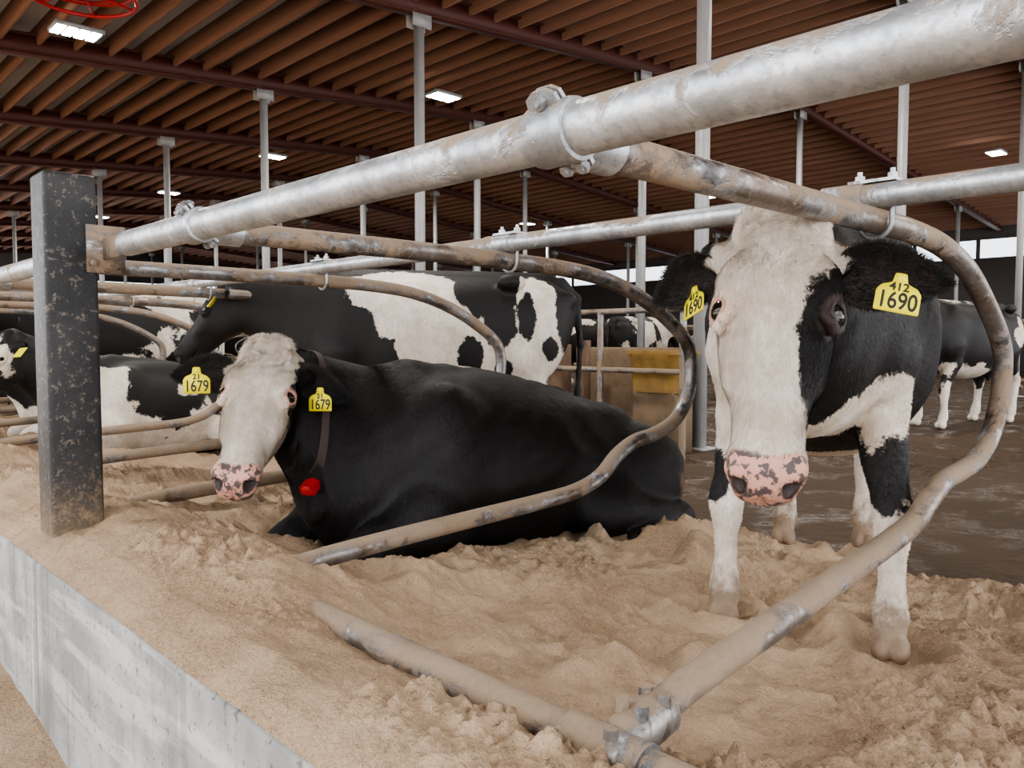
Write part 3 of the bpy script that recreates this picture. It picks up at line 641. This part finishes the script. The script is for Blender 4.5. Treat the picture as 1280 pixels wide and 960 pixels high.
grid('floor',np.concatenate([np.arange(3.4,9,.12),np.arange(9,33,1.)]),np.concatenate([np.arange(-8,12,.12),np.arange(12,50,1.)]),lambda X,Y:-1.0+fbm(X*1.5,Y*1.5,4,70)*.03*(X<9),MF)
g=Geo(); g.box((-40,-30,-1.5),(-4.9,60,-1.2)); add_obj('ground_outside',g.mesh('g',False,[MS]))
g=Geo(); cuts=[-3,-.34,2.66,5.66,8.66,11.66,14.66,20.66,27,34]
for a,b in zip(cuts[:-1],cuts[1:]): g.box((.60,a+.006,-1.3),(.80,b-.006,-.645))
g.box((.64,-3,-1.3),(.79,34,-.66))
me=g.mesh('concrete_curb',False,[MC]); o=add_obj('concrete_curb',me); bm=o.modifiers.new('b','BEVEL'); bm.width=.008; bm.segments=2
# ================================================================== STALL PIPES
def yline(x,z,y0,y1,n=2): return [(x,y,z) for y in np.linspace(y0,y1,n)]
g=Geo(); g.tube(yline(.844,.295,-2.4,2.53),.0375,32); g.tube(yline(.844,.295,3.02,33,4),.0375,24)
add_obj('front_rail',g.mesh('front_rail',True,[MG]))
g=Geo(); g.tube(yline(1.93,.343,-2.4,.86),.029,28); g.tube(yline(1.93,.343,.80,.90),.034,28); g.tube(yline(1.93,.343,.86,33,4),.029,28); g.tube(yline(1.93,.343,2.0,2.13),.033,24)
add_obj('neck_rail',g.mesh('neck_rail',True,[MG]))
g=Geo(); g.tube(yline(.96,-.645,-2.4,33,4),.034,28); g.tube(yline(.96,-.645,.70,.86),.041,28)
add_obj('lower_rail',g.mesh('lower_rail',True,[ML]))
loopA=[(.89,.288),(1.1,.287),(1.5,.287),(1.93,.287),(2.2,.283),(2.42,.262),(2.62,.21),(2.80,.12),(2.95,.02),(3.0,-.06),(2.98,-.18),(2.90,-.29),(2.76,-.36),(2.60,-.382),(2.46,-.395),(2.36,-.43),(2.26,-.475),(2.12,-.50),(1.9,-.525),(1.5,-.57),(1.2,-.60),(1.02,-.632)]
loopB=[(.89,.288),(1.1,.287),(1.5,.287),(1.9,.283),(2.2,.275),(2.45,.25),(2.68,.19),(2.88,.10),(3.03,.0),(3.07,-.10),(3.05,-.23),(2.95,-.34),(2.80,-.39),(2.66,-.41),(2.54,-.46),(2.44,-.53),(2.30,-.57),(2.1,-.585),(1.7,-.60),(1.4,-.612),(1.12,-.630),(1.0,-.665)]
def divider(y,loop,coupling):
    P=catmull([(x,y,z) for x,z in loop],5); g=Geo(); n=len(P); g.tube(P,np.full(n,.030),20,mi=0)
    if coupling:
        g.tube([(.985,y,-.642),(1.0,y,-.640),(1.10,y,-.622),(1.11,y,-.620)],[.034,.040,.040,.034],20,mi=0)
        for bx in(1.02,1.08):
            for by in(-.022,.018): g.tube([(bx,y+by,-.605),(bx,y+by,-.580)],.012,6,mi=0)
        g.tube([(.93,y-.03,-.60),(.93,y-.03,-.585)],.012,6,mi=0)
    th=np.linspace(0,2*PI,41)[:-1]; v=[];q=[]; cx,cz=.844,.295
    prof=((-.040,.0378),(-.038,.0435),(-.030,.0455),(-.012,.0445),(.012,.0445),(.030,.0455),(.038,.0435),(.040,.0378))
    for yy,rr in prof:
        for t in th: v.append((cx+rr*math.cos(t),y+yy,cz+rr*math.sin(t)))
    for k in range(len(prof)-1):
        for i in range(40): j=(i+1)%40; q.append([k*40+i,k*40+j,(k+1)*40+j,(k+1)*40+i])
    g.add(v,q,mi=1)
    for ang,sgn in((2.2,1),(-.62,1)):
        rd=V(math.cos(ang),0,math.sin(ang)); tg=V(-math.sin(ang),0,math.cos(ang)); c0=V(cx,y,cz)+rd*.052
        for off in(-.006,.006):
            M=(np.stack([rd,V(0,1,0),tg],1),c0+tg*off); 
            out=[(-.014,-.030),(.006,-.026),(.014,-.012),(.014,.012),(.006,.026),(-.014,.030)]
            vv=[(a_,b_,-.0035) for a_,b_ in out]+[(a_,b_,.0035) for a_,b_ in out]; vv=np.array(vv)@M[0].T+M[1]
            g.add(vv,[[i,(i+1)%6,6+(i+1)%6,6+i] for i in range(6)]+[[0,5,4,1],[1,4,3,2],[6,7,10,11],[7,8,9,10]],mi=1)
        for by in(-.015,.015) if ang<0 else (0.,):
            a=c0+V(0,by,0); g.tube([a-tg*.026,a+tg*.030],.0055,12,mi=1); g.tube([a+tg*.010,a+tg*.020],.011,6,mi=1); g.tube([a-tg*.022,a-tg*.012],.011,6,mi=1)
    g.tube([(.872,y,.289),(.875,y,.289),(.955,y,.288),(.958,y,.288)],[.031,.0375,.0375,.031],24,mi=1)
    xr=1.942
    for yy in(-.038,.038):
        g.tube([(xr,y+yy,.382),(xr,y+yy,.394)],.012,6,mi=1)
    U=[(xr,y-.038,.405),(xr,y-.038,.30)]+[(xr,y-.038*math.cos(t),.285-.040*math.sin(t)) for t in np.linspace(0.15,PI-.15,11)]+[(xr,y+.038,.30),(xr,y+.038,.405)]
    g.tube(U,.006,8,mi=1)
    g.box((xr-.03,y-.055,.373),(xr+.03,y+.055,.380),mi=1)
    return g
for i,y in enumerate(DY[:10]):
    g=divider(y,loopA if i<3 else loopB,i==2); add_obj('stall_divider',g.mesh('stall_divider',True,[MG2 if i<4 else MGd,MGc]))
G=Geo()
for y in DY[10:]:
    P=catmull([(x,y,z) for x,z in loopB],3); G.tube(P,.03,10)
add_obj('stall_divider_row',G.mesh('stall_divider_row',True,[MGd]))
G=Geo()
for y in np.arange(1.0,32,1.25):
    if 3.9<y<6.0: continue
    P=catmull([(15.4-.9*x,y,z-.05) for x,z in loopB],3); G.tube(P,.03,8)
for x,z in((14.6,.29),(13.65,.31),(14.5,-.6)): G.tube(yline(x,z,6,33),.034,12); G.tube(yline(x,z,-6,3.9),.034,12)
add_obj('stall_divider_row',G.mesh('stall_divider_row',True,[MGd]))
g=Geo(); g.box((.674,2.75,-.95),(.826,2.90,.525)); o=add_obj('stall_post',g.mesh('stall_post',False,[MP])); bm=o.modifiers.new('b','BEVEL'); bm.width=.012; bm.segments=3
g=Geo(); g.box((.79,2.742,.22),(.905,2.754,.37)); g.box((.838,2.50,.262),(.85,2.75,.328)); g.tube([(.81,2.735,.25),(.81,2.75,.25)],.012,6); g.tube([(.885,2.735,.34),(.885,2.75,.34)],.012,6); g.box((.80,2.754,.24),(.826,2.79,.35))
add_obj('rail_bracket',g.mesh('rail_bracket',False,[MGd]))
for yp in (8.1,13.1,18.1,25.):
    g=Geo(); g.box((.674,yp,-.95),(.826,yp+.15,.525)); add_obj('stall_post',g.mesh('stall_post',False,[MP]))
# ================================================================== BARN
rz=lambda X: 3.72+.08*X if X<17 else 5.08-.08*(X-17)
FY=[-4.4+4.3*k for k in range(0,13)]; CX=[6.5,11.3,17.0,22.5,27.5]
G=Geo()
def sl(g,x0,x1,y0,y1,a,b,mi=0):
    v=np.array([[x0,y0,rz(x0)+a],[x1,y0,rz(x1)+a],[x1,y1,rz(x1)+a],[x0,y1,rz(x0)+a],[x0,y0,rz(x0)+b],[x1,y0,rz(x1)+b],[x1,y1,rz(x1)+b],[x0,y1,rz(x0)+b]])
    g.add(v,[[0,3,2,1],[4,5,6,7],[0,1,5,4],[1,2,6,5],[2,3,7,6],[3,0,4,7]],mi=mi)
for y in FY:
    for x0,x1 in((-2.6,17),(17,32)):
        sl(G,x0,x1,y-.09,y+.09,0,.02); sl(G,x0,x1,y-.012,y+.012,.02,.28); sl(G,x0,x1,y-.09,y+.09,.28,.30)
add_obj('roof_beams',G.mesh('roof_beams',False,[MRED]))
G=Geo()
for x in np.arange(-2.5,32,.47): G.box((x-.024,-6,rz(x)+.17),(x+.024,48,rz(x)+.44))
add_obj('roof_purlins',G.mesh('roof_purlins',False,[MW]))
G=Geo(); sl(G,-3,17,-6,48,.445,.47); sl(G,17,32.2,-6,48,.445,.47); add_obj('ceiling',G.mesh('ceiling',False,[MROOF]))
for x in CX:
    G=Geo()
    for y in FY:
        if x>20 and y<0: continue
        h=rz(x); G.box((x-.048,y-.048,-1.05),(x+.048,y+.048,h)); G.box((x-.15,y-.075,h-.17),(x+.15,y-.062,h+.02)); G.box((x-.15,y+.062,h-.17),(x+.15,y+.075,h+.02)); G.box((x-.12,y-.12,-1.02),(x+.12,y+.12,-.99))
    add_obj('roof_columns',G.mesh('roof_columns',False,[MCOLM]))
def led(x,y):
    z=rz(x)-.12; g=Geo(); g.box((-.28,-.18,0),(.28,.18,.05),mi=0)
    for i in range(4): g.box((-.26+i*.135,-.16,-.014),(-.26+i*.135+.10,.16,0.001),mi=1)
    g.tube([(-.2,0,.05),(-.2,0,.14)],.006,6); g.tube([(.2,0,.05),(.2,0,.14)],.006,6)
    o=add_obj('led_barn_light',g.mesh('led',False,[MCOLM,MLED])); o.location=(x,y,z)
    l=bpy.data.lights.new('led_lamp','AREA'); l.shape='RECTANGLE'; l.size=.5; l.size_y=.32; l.energy=150; l.color=(1,.96,.90); lo=bpy.data.objects.new('led_lamp',l); COL.objects.link(lo); lo.location=(0,0,-.03); lo.parent=o
for y in(-1.4,4.9,11.2,17.5,23.8,30): led(9.1,y)
for y in(4.9,11.1,17.5,23.8): led(3.15,y)
for y in(1,8,14.3,20.6,27): led(15.2,y)
for y in(6,14,22): led(22,y)
MDW=m_simple('dark_wall',(.06,.052,.048),.8)
g=Geo(); g.box((32,-8,-1),(32.2,48,3.0),mi=0); g.box((32,-8,3.65),(32.2,48,4.6),mi=0); g.box((32.05,-8,3.0),(32.15,48,3.65),mi=1)
for y in np.arange(-8,48,2.15): g.box((31.93,y-.06,3.0),(32.,y+.06,3.65),mi=0)
add_obj('wall_far',g.mesh('wall_far',False,[MDW,MWIN]))
g=Geo(); g.box((-3,48,-1.2),(32.2,48.2,2.2),mi=0); g.box((-3,48,3.4),(32.2,48.2,6),mi=0); g.box((-3,48.05,2.2),(32.2,48.15,3.4),mi=1); add_obj('wall_end',g.mesh('wall_end',False,[MDW,MWIN]))
g=Geo(); g.box((6.35,4.3,-1.02),(6.62,5.6,-.05)); g.box((6.34,4.72,-1.02),(6.9,5.5,-.25)); o=add_obj('concrete_half_wall',g.mesh('w',False,[MSTC])); bm=o.modifiers.new('b','BEVEL'); bm.width=.03
e=empty('water_trough',(6.02,4.28,-.5))
g=Geo(); 
S=[(.0,.17,.26),(.16,.19,.28),(.18,.22,.31),(.20,.22,.31),(.20,.19,.28),(.08,.16,.25)]
v=[];q=[]
for zz,a,b_ in S:
    for t in np.linspace(0,2*PI,32,endpoint=False):
        cc_,ss=math.cos(t),math.sin(t); v.append((a*np.sign(cc_)*abs(cc_)**.5,b_*np.sign(ss)*abs(ss)**.5,zz*1.9+.05))
for k in range(len(S)-1):
    for i in range(32): j=(i+1)%32; q.append([k*32+i,k*32+j,(k+1)*32+j,(k+1)*32+i])
v.append((0,0,.08*1.9+.05)); g.add(v,q,[[len(v)-1,5*32+i,5*32+(i+1)%32] for i in range(32)])
add_obj('trough_tub',g.mesh('tub',True,[MYT]),None,e)
g=Geo(); g.box((-.15,-.22,-.5),(.15,.22,.06)); add_obj('trough_pedestal',g.mesh('ped',False,[MSTC]),None,e)
g=Geo()
for y in(3.85,4.75,5.75): g.tube([(5.70,y,-1.02),(5.70,y,.30)],.03,12)
g.tube([(5.70,3.85,-.25),(5.70,5.75,-.25)],.025,12); g.tube([(5.70,3.85,.28),(5.70,5.75,.28)],.025,12)
add_obj('trough_guard_rail',g.mesh('r',True,[MGd]))
g=Geo(); g.box((5.9,5.42,-1.02),(6.05,5.60,-.02)); g.box((5.9,5.12,-1.02),(6.0,5.22,.02)); add_obj('timber_post',g.mesh('tp',False,[MRUST]))
g=Geo()
for r,z in((.5,.0),(.5,.12),(.3,.06)):
    g.tube([(r*math.cos(t),r*math.sin(t),z) for t in np.linspace(0,2*PI,40)],.02,8,caps=False)
for t in np.linspace(0,2*PI,6,endpoint=False): g.tube([(.05*math.cos(t),.05*math.sin(t),.06),(.5*math.cos(t),.5*math.sin(t),.0)],.012,6)
g.tube([(0,0,0),(0,0,.93)],.04,10)
o=add_obj('red_hose_reel',g.mesh('reel',True,[MREDM])); o.location=(2.55,8.8,3.42)
# ================================================================== LIGHT + CAMERA
w=bpy.data.worlds.new('sky'); bpy.context.scene.world=w; w.use_nodes=True; w.node_tree.nodes['Background'].inputs[0].default_value=(.97,.975,1,1); w.node_tree.nodes['Background'].inputs[1].default_value=4.7
try: bpy.context.scene.view_settings.look='AgX - Medium High Contrast'
except Exception as ex: print(ex)
cam=bpy.data.cameras.new('camera'); cam.sensor_width=36; cam.lens=28.125; cam.clip_start=.02; co=bpy.data.objects.new('camera',cam); COL.objects.link(co); co.location=(0,0,0); co.rotation_euler=(math.radians(90-2.98),0,math.radians(-43.9)); bpy.context.scene.camera=co
